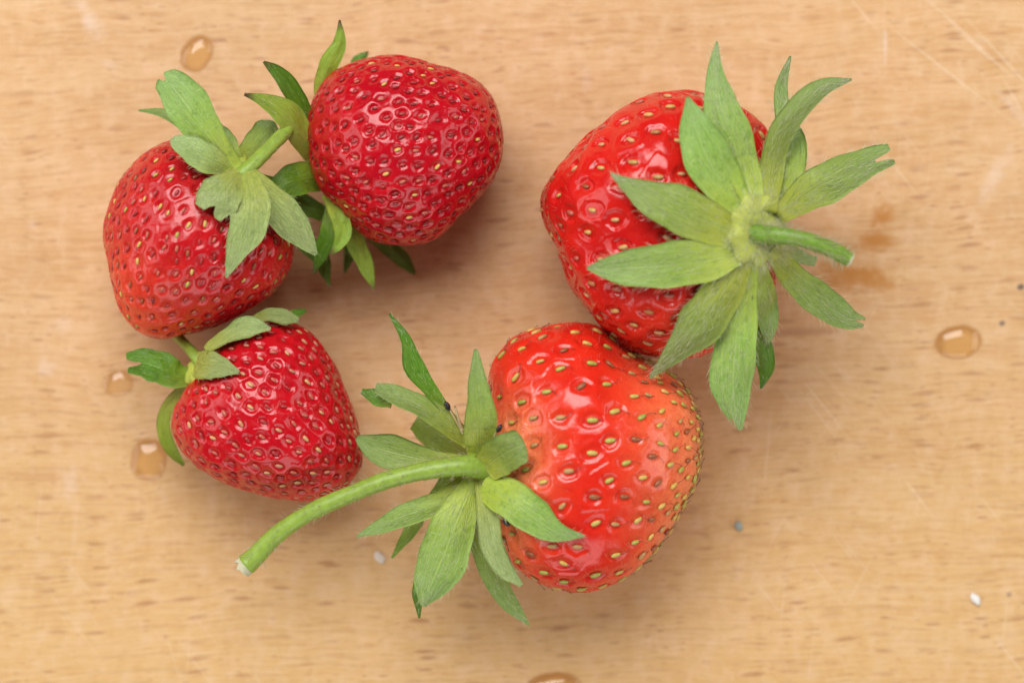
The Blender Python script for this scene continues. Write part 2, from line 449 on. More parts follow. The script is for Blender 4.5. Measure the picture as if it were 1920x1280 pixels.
# ------------------------------------------------------------------ berries
class Berry:
    def __init__(self, outline, centre, H, ptop=2.15, pbot=2.5, shrink=7.0):
        self.H, self.zc = H, H * 0.97
        z = self.zc + 12
        pts = np.array([P(x, y, z)[:2] for x, y in outline])
        self.c = P(centre[0], centre[1], z)[:2]
        d = pts - self.c
        th = np.arctan2(d[:, 1], d[:, 0]); rr = np.linalg.norm(d, axis=1)
        o = np.argsort(th); th, rr = th[o], rr[o]
        tt = np.concatenate([th - 2*np.pi, th, th + 2*np.pi]); r3 = np.tile(rr, 3)
        self.ang = np.linspace(-np.pi, np.pi, 720, endpoint=False)
        R = np.interp(self.ang, tt, r3)
        k = np.exp(-0.5 * (np.arange(-24, 25) / 7.0) ** 2); k /= k.sum()
        self.R = np.convolve(np.tile(R, 3), k, 'same')[720:1440]
        self.R = self.R - shrink
        self.pt, self.pb = ptop, pbot
        self.hm = None
    def bake(self, v, nrm):
        """smoothed upper envelope of the finished flesh, for laying sepals on it"""
        cs = 6.0
        lo = v[:, :2].min(0) - 24; n = np.ceil((v[:, :2].max(0) + 24 - lo) / cs).astype(int)
        g = np.full(n, -1e3)
        k = nrm[:, 2] > 0.05
        ij = ((v[k, :2] - lo) / cs).astype(int)
        np.maximum.at(g, (ij[:, 0], ij[:, 1]), v[k, 2])
        def sh(a, i, j): return np.roll(np.roll(a, i, 0), j, 1)
        ins = g > -500
        for _ in range(2):
            g = np.max([sh(g, i, j) for i in (-1, 0, 1) for j in (-1, 0, 1)], 0)
        ok = g > -500
        for _ in range(3):
            w = np.sum([sh(ok, i, j) for i in (-1, 0, 1) for j in (-1, 0, 1)], 0)
            a = np.sum([sh(np.where(ok, g, 0), i, j) for i in (-1, 0, 1) for j in (-1, 0, 1)], 0)
            g = np.where(ok, np.maximum(a / np.maximum(w, 1), g - 6), g)
        self.hm = (lo, cs, np.where(ins, g, -1e3))
    def radius(self, th):
        return np.interp(th, np.append(self.ang, np.pi), np.append(self.R, self.R[0]))
    def top(self, x, y):
        if self.hm is not None:
            lo, cs, g = self.hm
            i = np.clip(((np.asarray(x) - lo[0]) / cs).astype(int), 0, g.shape[0] - 1)
            j = np.clip(((np.asarray(y) - lo[1]) / cs).astype(int), 0, g.shape[1] - 1)
            return g[i, j]
        dx, dy = x - self.c[0], y - self.c[1]
        rho = np.hypot(dx, dy) / self.radius(np.arctan2(dy, dx))
        v = np.clip(1 - np.clip(rho, 0, 1) ** self.pt, 0, 1) ** (1 / self.pt)
        return np.where(rho < 1, self.zc + self.H * v, -1e3)
    def from_dirs(self, d):
        th = np.arctan2(d[:, 1], d[:, 0])
        c = np.hypot(d[:, 0], d[:, 1]); s = np.abs(d[:, 2])
        p = np.where(d[:, 2] >= 0, self.pt, self.pb)
        r = (c ** p + s ** p) ** (-1 / p)
        rad = self.radius(th) * c * r
        z = self.zc + np.sign(d[:, 2]) * self.H * s * r
        return np.stack([self.c[0] + rad * np.cos(th), self.c[1] + rad * np.sin(th), z], 1)

def cube_sphere(n):
    """welded cube sphere -> unit dirs, quads"""
    a = np.tan(np.linspace(-np.pi/4, np.pi/4, n + 1))
    idx, verts, quads = {}, [], []
    G, Hh = np.meshgrid(a, a, indexing='ij')
    o = np.ones_like(G)
    fs = [np.stack(v, -1) for v in ((o, G, Hh), (-o, Hh, G), (Hh, o, G), (G, -o, Hh), (G, Hh, o), (Hh, G, -o))]
    allp = np.concatenate([f.reshape(-1, 3) for f in fs])
    allp /= np.linalg.norm(allp, axis=1)[:, None]
    key = np.round(allp * 1e5).astype(np.int64)
    _, first, inv = np.unique(key, axis=0, return_index=True, return_inverse=True)
    inv = inv.ravel()
    m = (n + 1) ** 2
    i, j = np.meshgrid(np.arange(n), np.arange(n), indexing='ij')
    q = np.stack([i*(n+1)+j, (i+1)*(n+1)+j, (i+1)*(n+1)+j+1, i*(n+1)+j+1], -1).reshape(-1, 4)
    quads = np.concatenate([q + f * m for f in range(6)])
    return allp[first], inv[quads]

DIRS, QUADS = cube_sphere(124)

def vert_normals(v, q):
    n = np.cross(v[q[:, 2]] - v[q[:, 0]], v[q[:, 3]] - v[q[:, 1]])
    out = np.zeros_like(v)
    for k in range(4):
        for a in range(3):
            out[:, a] += np.bincount(q[:, k], n[:, a], len(v))
    ln = np.linalg.norm(out, axis=1)[:, None]
    out /= np.maximum(ln, 1e-12)
    return out, np.bincount(q.ravel(), np.repeat(np.linalg.norm(n, axis=1) * 0.125, 4), len(v))

def two_nearest(p, s):
    d1 = np.empty(len(p)); d2 = np.empty(len(p)); ii = np.empty(len(p), int)
    for a in range(0, len(p), 8000):
        q = p[a:a+8000]
        dd = (q**2).sum(1)[:, None] + (s**2).sum(1)[None] - 2 * q @ s.T
        k = np.argpartition(dd, 1, axis=1)[:, :2]
        e = np.take_along_axis(dd, k, 1)
        o = np.argsort(e, 1); k = np.take_along_axis(k, o, 1); e = np.take_along_axis(e, o, 1)
        d1[a:a+8000] = np.sqrt(np.maximum(e[:, 0], 0)); d2[a:a+8000] = np.sqrt(np.maximum(e[:, 1], 0)); ii[a:a+8000] = k[:, 0]
    return d1, d2, ii

def achene_mesh(name, mat, bend, style_len, sides=6, rings=4):
    """teardrop 1.6 x 1.0 x 0.7 mm lying along +X, style thread at its tip"""
    v, f, mi = [], [], []
    L, W, Hh = 8.6, 4.8, 4.0
    v.append((-L, 0, 0))
    for i in range(1, rings + 1):
        t = i / (rings + 1)
        x = -L * math.cos(math.pi * t)
        r = math.sin(math.pi * t) ** 0.8 * (1.08 - 0.32 * t)
        for k in range(sides):
            a = 2 * math.pi * k / sides
            v.append((x, W * r * math.cos(a), Hh * r * math.sin(a)))
    v.append((L, 0, 0))
    last = len(v) - 1
    for k in range(sides):
        f.append((0, 1 + (k + 1) % sides, 1 + k)); mi.append(0)
        for i in range(rings - 1):
            a = 1 + i * sides
            f.append((a + k, a + (k + 1) % sides, a + sides + (k + 1) % sides, a + sides + k)); mi.append(0)
        a = 1 + (rings - 1) * sides
        f.append((a + k, a + (k + 1) % sides, last)); mi.append(0)
    if style_len > 0:
        b0 = len(v)
        n = 4
        for i in range(n + 1):
            t = i / n
            px = L * 0.85 + style_len * t * 0.9
            py = bend * style_len * t * t
            pz = 1.5 + style_len * (0.20 * t + 0.06 * t * t)
            r = 0.62 * (1 - 0.3 * t) if i < n else 1.0
            for k in range(3):
                a = 2 * math.pi * k / 3
                v.append((px, py + r * math.cos(a), pz + r * math.sin(a)))
        for i in range(n):
            for k in range(3):
                a = b0 + i * 3
                f.append((a + k, a + (k + 1) % 3, a + 3 + (k + 1) % 3, a + 3 + k)); mi.append(1)
        f.append((b0 + n * 3, b0 + n * 3 + 1, b0 + n * 3 + 2)); mi.append(1)
    me = make_mesh(name, v, f, [mat, M_STYLE])
    me.polygons.foreach_set('material_index', mi)
    return me

def build_flesh(root, B, seed, hub, hub_r, axis, spacing, depth, pale_fn, mat, ach_meshes, ach_scale, lump, fuzz=0, proud=0.6, pit=(0.18, 0.40), bumpy=1.0):
    r = np.random.default_rng(seed)
    v = B.from_dirs(DIRS)
    nrm, area = vert_normals(v, QUADS)
    if (nrm * (v - np.array([*B.c, B.zc]))).sum(1).mean() < 0:
        nrm = -nrm; quads = QUADS[:, ::-1]
    else:
        quads = QUADS
    v = v + nrm * (lump * lump_fn(seed, 260)(v) + lump * 0.4 * lump_fn(seed + 50, 110)(v))[:, None]
    sp = spacing(v)
    # --- achene positions: dart throwing, then Lloyd relaxation on the surface
    w = area / sp ** 2; w /= w.sum()
    pool = r.choice(len(v), 9000, p=w)
    pv, ps = v[pool], sp[pool]
    seeds = []
    arr = np.zeros((0, 3))
    for i in range(len(pool)):
        if len(seeds) == 0 or (((arr - pv[i]) ** 2).sum(1) > (0.80 * ps[i]) ** 2).all():
            seeds.append(i); arr = pv[seeds]
    S = pv[seeds].copy()
    for it in range(4):
        d1, d2, ii = two_nearest(pv, S)
        ww = 1 / ps ** 2
        den = np.bincount(ii, ww, len(S))
        C = np.stack([np.bincount(ii, ww * pv[:, a], len(S)) for a in range(3)], 1) / np.maximum(den, 1e-9)[:, None]
        _, _, near = two_nearest(C, pv)
        S = pv[near]
    S = np.unique(S, axis=0)
    hubp = np.array(hub)
    S = S[np.linalg.norm(S - hubp, axis=1) > hub_r]
    d1, d2, ii = two_nearest(v, S)
    sS = spacing(S)
    amp = r.uniform(0.75, 1.25, len(S))
    axn = np.array(axis, float); axn /= np.linalg.norm(axn)
    along = ((v - S[ii]) @ axn)
    q = np.sqrt(np.maximum(d1 ** 2 * 1.12 - along ** 2 * 0.42, 0)) / sS[ii]
    q = q * (1 + 0.10 * lump_fn(seed + 3, 30, 14)(v) + 0.05 * lump_fn(seed + 4, 13, 14)(v))
    q = q / r.uniform(0.85, 1.15, len(S))[ii]
    dep = depth(v)
    h = dep * amp[ii] * (sstep(pit[0], pit[1], q) + 0.12 * sstep(pit[1], 0.62, q)) 
    h += dep * 0.07 * lump_fn(seed + 9, 40, 16)(v)
    hubd = np.linalg.norm(v - hubp, axis=1)
    v2 = v + nrm * h[:, None]
    v2[:, 2] = np.maximum(v2[:, 2], 0.3)
    B.bake(v2, nrm)
    me = bpy.data.meshes.new('flesh')
    off = np.array([B.c[0], B.c[1], 0.0])
    me.vertices.add(len(v2)); me.vertices.foreach_set('co', ((v2 - off) * U).astype(np.float32).ravel())
    nq = len(quads)
    me.loops.add(nq * 4); me.loops.foreach_set('vertex_index', quads.astype(np.int32).ravel())
    me.polygons.add(nq); me.polygons.foreach_set('loop_start', np.arange(0, nq * 4, 4, dtype=np.int32))
    me.polygons.foreach_set('use_smooth', np.ones(nq, bool))
    me.update(calc_edges=True); me.validate()
    at = me.attributes.new('pale', 'FLOAT', 'POINT')
    at.data.foreach_set('value', np.clip(pale_fn(v), 0, 1).astype(np.float32))
    me.materials.append(mat)
    fo = link('flesh', me, root)
    # --- achenes that can be seen from above or a step aside
    _, _, vi = two_nearest(S, v)
    ax = np.array(axis, float); ax /= np.linalg.norm(ax)
    cand = [(nrm[vi[k]][2], k) for k in range(len(S))]
    cand.sort(reverse=True)
    for nz, k in cand[:300]:
        if nz < -0.30:
            break
        n = nrm[vi[k]]
        x = ax - n * (ax @ n)
        if np.linalg.norm(x) < 0.05: x = np.cross(n, [0, 1, 0])
        x /= np.linalg.norm(x)
        a = r.normal(0, 0.28)
        y = np.cross(n, x)
        x, y = x * math.cos(a) + y * math.sin(a), y * math.cos(a) - x * math.sin(a)
        dd = dep[vi[k]]
        pos = v2[vi[k]] - off + n * (proud * ach_scale + 1.6 * float(np.clip(1 - dd / 3.0, 0, 1)))
        s = ach_scale * r.uniform(0.85, 1.12) * np.clip(0.72 + 0.28 * sS[k] / np.median(sS), 0.7, 1.1)
        o = link('achene', ach_meshes[r.integers(len(ach_meshes))], root)
        o.matrix_local = Matrix(((x[0]*s, y[0]*s, n[0]*s, pos[0]*U), (x[1]*s, y[1]*s, n[1]*s, pos[1]*U),
                                 (x[2]*s, y[2]*s, n[2]*s, pos[2]*U), (0, 0, 0, 1)))
    # --- fine fuzz
    if fuzz:
        pk = r.choice(len(v2), fuzz, p=area / area.sum())
        pk = pk[nrm[pk][:, 2] > -0.25]
        dirn = nrm[pk] + r.normal(0, 0.55, (len(pk), 3))
        hair_mesh('fuzz', v2[pk] - off, dirn, r.uniform(9, 18, len(pk)), 0.20, M_FUZZ, fo, r)
    return v2, nrm

def hair_mesh(name, p, d, L, rad, mat, parent, r, bend=0.35):
    d = d / np.linalg.norm(d, axis=1)[:, None]
    n = len(p)
    a = np.cross(d, r.normal(size=(n, 3))); a /= np.maximum(np.linalg.norm(a, axis=1), 1e-9)[:, None]
    b = np.cross(d, a)
    V = np.zeros((n, 7, 3)); L = np.asarray(L)[:, None]
    mid = p + d * L * 0.5 + a * L * bend * 0.15
    end = p + d * L + a * L * bend * 0.6
    for k in range(3):
        o = math.cos(2.094 * k) * a + math.sin(2.094 * k) * b
        V[:, k] = p - d * 1.0 + o * rad
        V[:, 3 + k] = mid + o * rad * 0.8
    V[:, 6] = end
    base = (np.arange(n) * 7)[:, None]
    f = []
    for k in range(3):
        k2 = (k + 1) % 3
        f.append(np.concatenate([base + k, base + k2, base + 3 + k2, base + 3 + k], 1))
    tri = [np.concatenate([base + 3 + k, base + 3 + (k + 1) % 3, base + 6], 1) for k in range(3)]
    faces = np.concatenate(f).tolist() + np.concatenate(tri).tolist()
    me = make_mesh(name, V.reshape(-1, 3), faces, [mat])
    o = link(name, me, parent)
    o['kind'] = 'stuff'
    return o

HAIRS = {}
ALL = {}
def sepal(calyx, key, rows, face='pale', cup=0.12, roll=0.0, notch=0.0, notch_at=0.0, over=True, brown=0.0, wav=1.0, off=4.5, hairs=90, hair_len=16, others=True, blunt=0.0):
    """rows: (photo x, photo y, half width, height) from the hub to the tip"""
    r = np.random.default_rng(abs(hash(tuple(rows[-1]))) % (2**31) if False else int(sum(a * (i + 3) for i, a in enumerate(rows[-1][:2]))))
    NU, NV = 30, 11
    ctl = np.array([[*P(x, y, z), hw * (D - z) / D] for (x, y, hw, z) in rows])
    c = catmull(ctl, NU * 4 + 1)
    tt = np.linspace(0, 1, len(c))
    vv = np.linspace(-1, 1, NV)
    u = 1 - (1 - np.linspace(0, 1, NU)) ** 1.25
    ph = r.uniform(0, 6.28, 6)
    top = np.zeros((NU, NV, 3)); uvs = np.zeros((NU, NV, 2))
    tan = np.gradient(c[:, :2], axis=0)
    tan /= np.maximum(np.linalg.norm(tan, axis=1), 1e-9)[:, None]
    side = np.stack([-tan[:, 1], tan[:, 0]], 1)
    # smooth the side vectors near sharp bends
    for j, v in enumerate(vv):
        ln = 1.0
        if notch > 0:
            ln = 1 - notch * math.exp(-((v - notch_at) / 0.22) ** 2)
        if blunt > 0:
            ln -= blunt * (abs(v) ** 2.5)
        for i in range(NU):
            t = u[i] * ln
            p = np.array([np.interp(t, tt, c[:, k]) for k in range(4)])
            s = np.array([np.interp(t, tt, side[:, k]) for k in range(2)])
            s /= max(np.linalg.norm(s), 1e-6)
            hw = max(p[3], 0.25)
            edge = 1 + 0.06 * wav * math.sin(9 * t + ph[0 if v < 0 else 1]) + 0.03 * wav * math.sin(23 * t + ph[2 if v < 0 else 3])
            x = p[0] + s[0] * v * hw * edge
            y = p[1] + s[1] * v * hw * edge
            z = p[2] + hw * (cup * (1 - v * v) - cup * 0.5) + roll * v * hw * math.sin(math.pi * min(1, t * 1.1)) \
                + wav * 0.11 * hw * math.sin(5 * t + 2.0 * v + ph[4]) + wav * 0.10 * hw * math.sin(11 * t + ph[5]) * v + wav * 0.05 * hw * math.sin(17 * t + 5 * v + ph[3])
            z += hw * 0.16 * math.exp(-(v / 0.25) ** 2) * (1 if cup >= 0 else -1)
            top[i, j] = (x, y, z); uvs[i, j] = (t, v * 0.5 + 0.5)
    if over:
        for k, B in ALL.items():
            if not others and k != key: continue
            zt = B.top(top[..., 0], top[..., 1]) + off
            d = top[..., 2] - zt
            top[..., 2] = np.where(zt > -500, zt + 0.5 * (d + np.sqrt(d * d + 36.0)), top[..., 2])
    if over:
        z = top[..., 2].copy()
        for _ in range(3):
            zs = z.copy()
            zs[1:-1] = 0.25 * z[:-2] + 0.5 * z[1:-1] + 0.25 * z[2:]
            zz = zs.copy(); zz[:, 1:-1] = 0.25 * zs[:, :-2] + 0.5 * zs[:, 1:-1] + 0.25 * zs[:, 2:]
            z = np.maximum(zz, z - 2.5)
        top[..., 2] = z
    top[..., 2] = np.maximum(top[..., 2], 4)
    gu = np.gradient(top, axis=0); gv = np.gradient(top, axis=1)
    nn = np.cross(gu, gv); nn /= np.maximum(np.linalg.norm(nn, axis=2), 1e-9)[..., None]
    nn = np.where(nn[..., 2:3] < 0, -nn, nn)
    th = 3.2 * np.minimum(1, np.linspace(1.25, 0.35, NU))[:, None, None] * np.where(np.abs(vv) > 0.99, 0.35, 1.0)[None, :, None]
    bot = top - nn * th
    offv = np.array(calyx['o'])
    verts = np.concatenate([top.reshape(-1, 3), bot.reshape(-1, 3)]) - offv
    N = NU * NV
    faces, mi = [], []
    flip = np.cross(top[1, 1] - top[0, 1], top[1, 2] - top[1, 1])[2] < 0
    for i in range(NU - 1):
        for j in range(NV - 1):
            a = i * NV + j
            q = (a, a + NV, a + NV + 1, a + 1)
            if flip: q = q[::-1]
            faces.append(q); mi.append(0)
            faces.append(tuple(x + N for x in reversed(q))); mi.append(1)
    rim = [j for j in range(NV)] + [i * NV + NV - 1 for i in range(1, NU)] + [(NU - 1) * NV + j for j in range(NV - 2, -1, -1)] + [i * NV for i in range(NU - 2, 0, -1)]
    for k in range(len(rim)):
        a, b = rim[k], rim[(k + 1) % len(rim)]
        q = (a, b, b + N, a + N)
        if not flip: q = q[::-1]
        faces.append(q); mi.append(0)
    ms = {'pale': (M_PALE, M_DARK), 'grey': (M_GREY, M_DARK), 'dark': (M_DARK, M_PALE), 'lime': (M_LIME, M_PALE)}[face]
    me = make_mesh('sepal', verts, faces, ms)
    me.polygons.foreach_set('material_index', mi)
    uvl = me.uv_layers.new(name='UVMap')
    flat = np.concatenate([uvs.reshape(-1, 2)] * 2)
    li = np.empty(len(me.loops), np.int32); me.loops.foreach_get('vertex_index', li)
    uvl.data.foreach_set('uv', flat[li].astype(np.float32).ravel())
    at = me.attributes.new('brown', 'FLOAT', 'POINT')
    bv = brown * sstep(0.86, 0.98, flat[:, 0])
    at.data.foreach_set('value', bv.astype(np.float32))
    o = link('sepal', me, calyx['obj'])
    # hairs lying along the sepal, and a fringe on its rim
    if hairs:
        n = hairs
        iu = r.uniform(0.02, 0.97, n) * (NU - 2); jv = r.uniform(0.1, 0.9, n) * (NV - 2)
        nf = int(hairs * 0.28)
        iu = np.concatenate([iu, r.uniform(0.05, 0.99, nf) * (NU - 2)])
        jv = np.concatenate([jv, np.where(r.random(nf) < 0.5, 0.0, NV - 1.001)])
        i0 = iu.astype(int); j0 = np.minimum(jv.astype(int), NV - 2)
        fi = (iu - i0)[:, None]; fj = (jv - j0)[:, None]
        pt = (top[i0, j0] * (1-fi) * (1-fj) + top[i0+1, j0] * fi * (1-fj) + top[i0, j0+1] * (1-fi) * fj + top[i0+1, j0+1] * fi * fj)
        dr = gu[i0, j0]; dr = dr / np.maximum(np.linalg.norm(dr, axis=1), 1e-9)[:, None]
        sd = gv[i0, j0]; sd = sd / np.maximum(np.linalg.norm(sd, axis=1), 1e-9)[:, None]
        fr = np.zeros(len(pt)); fr[n:] = np.where(jv[n:] < 1, -0.8, 0.8)
        dirn = dr + nn[i0, j0] * r.uniform(0.03, 0.35, len(pt))[:, None] + sd * (fr + r.normal(0, 0.28, len(pt)))[:, None]
        HAIRS.setdefault(key, []).append((pt - offv, dirn, r.uniform(0.6, 1.3, len(pt)) * hair_len))
    return o

def tube(name, pts, mat, parent, offv, sides=14, n=40, rough=0.35, seed=1, cap0=True):
    """pts: (photo x, y, radius, z)"""
    ctl = np.array([[*P(x, y, z), rr * (D - z) / D] for (x, y, rr, z) in pts])
    c = catmull(ctl, n)
    tan = np.gradient(c[:, :3], axis=0); tan /= np.linalg.norm(tan, axis=1)[:, None]
    up = np.array([0, 0, 1.0])
    a = np.cross(tan, up); a /= np.maximum(np.linalg.norm(a, axis=1), 1e-6)[:, None]
    b = np.cross(a, tan)
    r = np.random.default_rng(seed); ph = r.uniform(0, 6.28, 5)
    V = []
    for i in range(n):
        for k in range(sides):
            an = 2 * math.pi * k / sides
            rr = c[i, 3] * (1 + 0.05 * rough * math.sin(3 * an + ph[0]) + 0.06 * rough * math.sin(i * 0.55 + ph[1]) + 0.05 * rough * math.sin(i * 1.3 + an * 2 + ph[2]))
            V.append(c[i, :3] + rr * (math.cos(an) * a[i] + math.sin(an) * b[i]))
    f = []
    for i in range(n - 1):
        for k in range(sides):
            q = i * sides
            f.append((q + k, q + (k + 1) % sides, q + sides + (k + 1) % sides, q + sides + k))
    if cap0: f.append(tuple(range(sides)))
    f.append(tuple(reversed(range((n - 1) * sides, n * sides))))
    me = make_mesh(name, np.array(V) - offv, f, [mat])
    o = link(name, me, parent)
    return o, c, a, b, tan

def cut_end(parent, c, a, b, tan, offv, seed, length=9.0, hollow=0.45):
    """frayed pale disc on the cut of a stalk"""
    r = np.random.default_rng(seed)
    sides, p, rad = 20, c[-1, :3], c[-1, 3]
    V, F = [], []
    prof = [(0.97, -2.0), (0.96, 1.0), (0.80, 1.0), (0.5, 0.55), (0.22, 0.25)]
    jag = r.uniform(0.35, 1.0, sides)
    for i, (q, h) in enumerate(prof):
        for k in range(sides):
            an = 2 * math.pi * k / sides
            hh = h if h < 0 else h * length * jag[k] * (1 if i < 3 else hollow)
            V.append(p + tan[-1] * hh + q * rad * (math.cos(an) * a[-1] + math.sin(an) * b[-1]))
    V.append(p + tan[-1] * 1.5)
    for i in range(len(prof) - 1):
        for k in range(sides):
            F.append((i*sides+k, i*sides+(k+1) % sides, (i+1)*sides+(k+1) % sides, (i+1)*sides+k))
    ap = len(V) - 1
    for k in range(sides):
        F.append(((len(prof)-1)*sides+k, (len(prof)-1)*sides+(k+1) % sides, ap))
    me = make_mesh('cut_end', np.array(V) - offv, F, [M_CUT], smooth=False)
    link('cut_end', me, parent)

def stem_hairs(parent, c, a, b, tan, offv, n, length, seed, mat=None, back=False):
    r = np.random.default_rng(seed)
    i = r.integers(0, len(c) - 1, n); an = r.uniform(0, 6.28, n)
    rd = np.cos(an)[:, None] * a[i] + np.sin(an)[:, None] * b[i]
    p = c[i, :3] + rd * c[i, 3:4] * 0.97
    d = rd * r.uniform(0.35, 1.0, n)[:, None] + tan[i] * r.uniform(0.2, 1.0, n)[:, None] + r.normal(0, 0.15, (n, 3))
    hair_mesh('stalk_hair', p - offv, d, r.uniform(0.6, 1.4, n) * length, 0.38, mat or M_HAIR_T, parent, r)

def hub_mesh(root, pos, nrm, rad, thick, lobes, offv, seed, mat=M_HUB):
    """domed lobed plate where the sepals meet"""
    r = np.random.default_rng(seed)
    nrm = np.array(nrm, float); nrm /= np.linalg.norm(nrm)
    x = np.cross(nrm, [0, 1, 0]); x /= np.linalg.norm(x); y = np.cross(nrm, x)
    sides, rings = 60, 14
    V, F = [], []
    ph = r.uniform(0, 6.28)
    for i in range(rings + 1):
        t = i / rings
        phi = math.pi * (t * 0.999 + 0.0005)
        for k in range(sides):
            an = 2 * math.pi * k / sides
            lob = 1 + 0.07 * math.sin(lobes * an + ph) + 0.05 * math.sin(3 * an + ph * 2)
            q = math.sin(phi) ** 0.85 * rad * (lob if t > 0.15 else 1)
            h = math.cos(phi) * thick
            if phi < 1.2: h -= thick * 0.45 * math.exp(-(math.sin(phi) / 0.35) ** 2)
            h += thick * 0.09 * math.sin(lobes * an + ph) * math.sin(phi) ** 2 + r.normal(0, 0.35)
            V.append(np.array(pos) + q * (math.cos(an) * x + math.sin(an) * y) + nrm * h)
    for i in range(rings):
        for k in range(sides):
            a = i * sides
            F.append((a + k, a + sides + k, a + sides + (k + 1) % sides, a + (k + 1) % sides))
    me = make_mesh('calyx', np.array(V) - offv, F, [mat])
    return link('calyx', me, root), (np.array(V), nrm)

def lumpy(name, pos, r3, mat, parent, offv, seed, n=8, amp=0.25, rot=0.0):
    r = np.random.default_rng(seed)
    d, q = SMALL
    f = lump_fn(seed, 1.6, 8)(d)
    v = d * (1 + amp * f)[:, None] * np.array(r3)
    c, s = math.cos(rot), math.sin(rot)
    v = v @ np.array([[c, s, 0], [-s, c, 0], [0, 0, 1]])
    me = make_mesh(name, v + np.array(pos) - offv, q.tolist(), [mat])
    return link(name, me, parent)
SMALL = cube_sphere(7)

# -------------------------------------------------------------- outlines (photo)
OUT = {
 'blush': [(323,252),(276,269),(237,312),(212,355),(199,402),(194,454),(197,497),(205,544),(220,587),(255,621),(293,632),(332,624),(383,611),(435,596),(487,570),(530,535),(551,497),(555,471),(545,430),(515,370),(470,315),(420,280),(370,256)],
 'round': [(714,104),(676,111),(638,125),(605,151),(586,180),(575,231),(575,273),(586,324),(609,362),(638,387),(668,425),(702,455),(744,462),(786,459),(828,442),(862,404),(904,366),(929,332),(942,273),(942,231),(929,189),(904,159),(866,138),(820,121),(769,106)],
 'small': [(394,644),(406,632),(450,607),(491,599),(528,598),(569,613),(600,638),(622,669),(644,710),(659,748),(672,798),(683,848),(678,879),(653,907),(616,929),(575,935),(538,933),(481,929),(434,919),(388,898),(356,873),(334,841),(319,810),(320,773),(334,744),(356,707),(375,679)],
 'star': [(1210,172),(1165,194),(1120,230),(1075,285),(1045,325),(1023,370),(1023,405),(1035,450),(1050,500),(1068,555),(1095,588),(1140,625),(1180,650),(1225,667),(1275,674),(1335,655),(1385,622),(1430,580),(1452,540),(1462,490),(1462,420),(1458,340),(1445,270),(1432,230),(1405,205),(1350,182),(1290,169),(1250,168)],
 'long': [(921,685),(947,650),(978,624),(1022,606),(1074,602),(1118,615),(1158,644),(1205,668),(1254,694),(1289,722),(1306,755),(1315,799),(1315,851),(1302,908),(1276,956),(1245,1009),(1219,1048),(1184,1079),(1140,1100),(1101,1114),(1057,1116),(1013,1105),(978,1083),(952,1052),(930,1010),(918,955),(913,890),(914,830),(916,760)],
}
ALL['blush'] = Berry(OUT['blush'], (372, 440), 172)
ALL['round'] = Berry(OUT['round'], (752, 278), 172, shrink=4.0)
ALL['small'] = Berry(OUT['small'], (500, 775), 158)
ALL['star'] = Berry(OUT['star'], (1245, 420), 205, ptop=2.35)
ALL['long'] = Berry(OUT['long'], (1112, 862), 190, ptop=2.25)

RED_A = ((0.520, 0.008, 0.010), (0.440, 0.005, 0.010), (0.78, 0.070, 0.022))
RED_B = ((0.490, 0.004, 0.011), (0.410, 0.002, 0.010), (0.60, 0.060, 0.03))
RED_C = ((0.520, 0.005, 0.011), (0.450, 0.003, 0.010), (0.66, 0.050, 0.02))
RED_D = ((0.630, 0.014, 0.008), (0.550, 0.009, 0.008), (0.82, 0.14, 0.05))
RED_E = ((0.700, 0.026, 0.009), (0.620, 0.016, 0.008), (0.95, 0.300, 0.110))
DRED = (0.24, 0.012, 0.014); YEL = (0.62, 0.42, 0.10); OLV = (0.42, 0.38, 0.07); TAN = (0.60, 0.33, 0.14); BRN = (0.30, 0.09, 0.03); REDB = (0.36, 0.025, 0.025); PNK = (0.48, 0.11, 0.07)
A_RED = achene_material('achene_red', [REDB, DRED, REDB, DRED, PNK, DRED, REDB, YEL, REDB, DRED, PNK, REDB])
A_MIX = achene_material('achene_tan', [TAN, PNK, (0.55,0.24,0.12), TAN, PNK, REDB, (0.50,0.20,0.12), PNK, REDB])
A_BLU = achene_material('achene_rust', [PNK, REDB, DRED, YEL, BRN, REDB, OLV, PNK, REDB, PNK])
A_YEL = achene_material('achene_yellow', [(0.55,0.34,0.09), TAN, (0.50,0.28,0.08), PNK, BRN, (0.60, 0.36, 0.11), (0.42,0.16,0.05), TAN])
A_GRN = achene_material('achene_olive', [OLV, (0.52, 0.40, 0.09), (0.36, 0.36, 0.06), YEL, (0.46, 0.26, 0.09), (0.34, 0.36, 0.06), (0.58, 0.40, 0.08), BRN, OLV])

def axis_of(a, b, dz=0.0):
    return (b[0] - a[0], -(b[1] - a[1]), dz)

def start_berry(key, label, hub, hub_out):
    B = ALL[key]
    o = np.array([B.c[0], B.c[1], 0.0])
    root = empty('strawberry', o)
    tag(root, label, 'strawberry', 'strawberries on the cutting board')
    x, y, z = hub
    hp = P(x, y, z)
    return B, o, root, hp

def finish_hairs(key, calyx, rad=0.21, mat=None):
    hs = HAIRS.get(key)
    if not hs: return
    p = np.concatenate([h[0] for h in hs]); d = np.concatenate([h[1] for h in hs]); L = np.concatenate([h[2] for h in hs])
    hair_mesh('sepal_hair', p, d, L, rad, mat or M_HAIR, calyx, np.random.default_rng(5))

def hub_hairs(key, V, nrm, pos, n, L, offv, seed):
    r = np.random.default_rng(seed)
    k = r.integers(0, len(V) // 2, n)
    p = V[k]; out = p - np.array(pos); out -= nrm * (out @ nrm)[:, None]
    out /= np.maximum(np.linalg.norm(out, axis=1), 1e-6)[:, None]
    HAIRS.setdefault(key, []).append((p - offv, out + nrm * r.uniform(0.1, 1.0, n)[:, None] + r.normal(0, 0.3, (n, 3)), r.uniform(0.6, 1.3, n) * L))

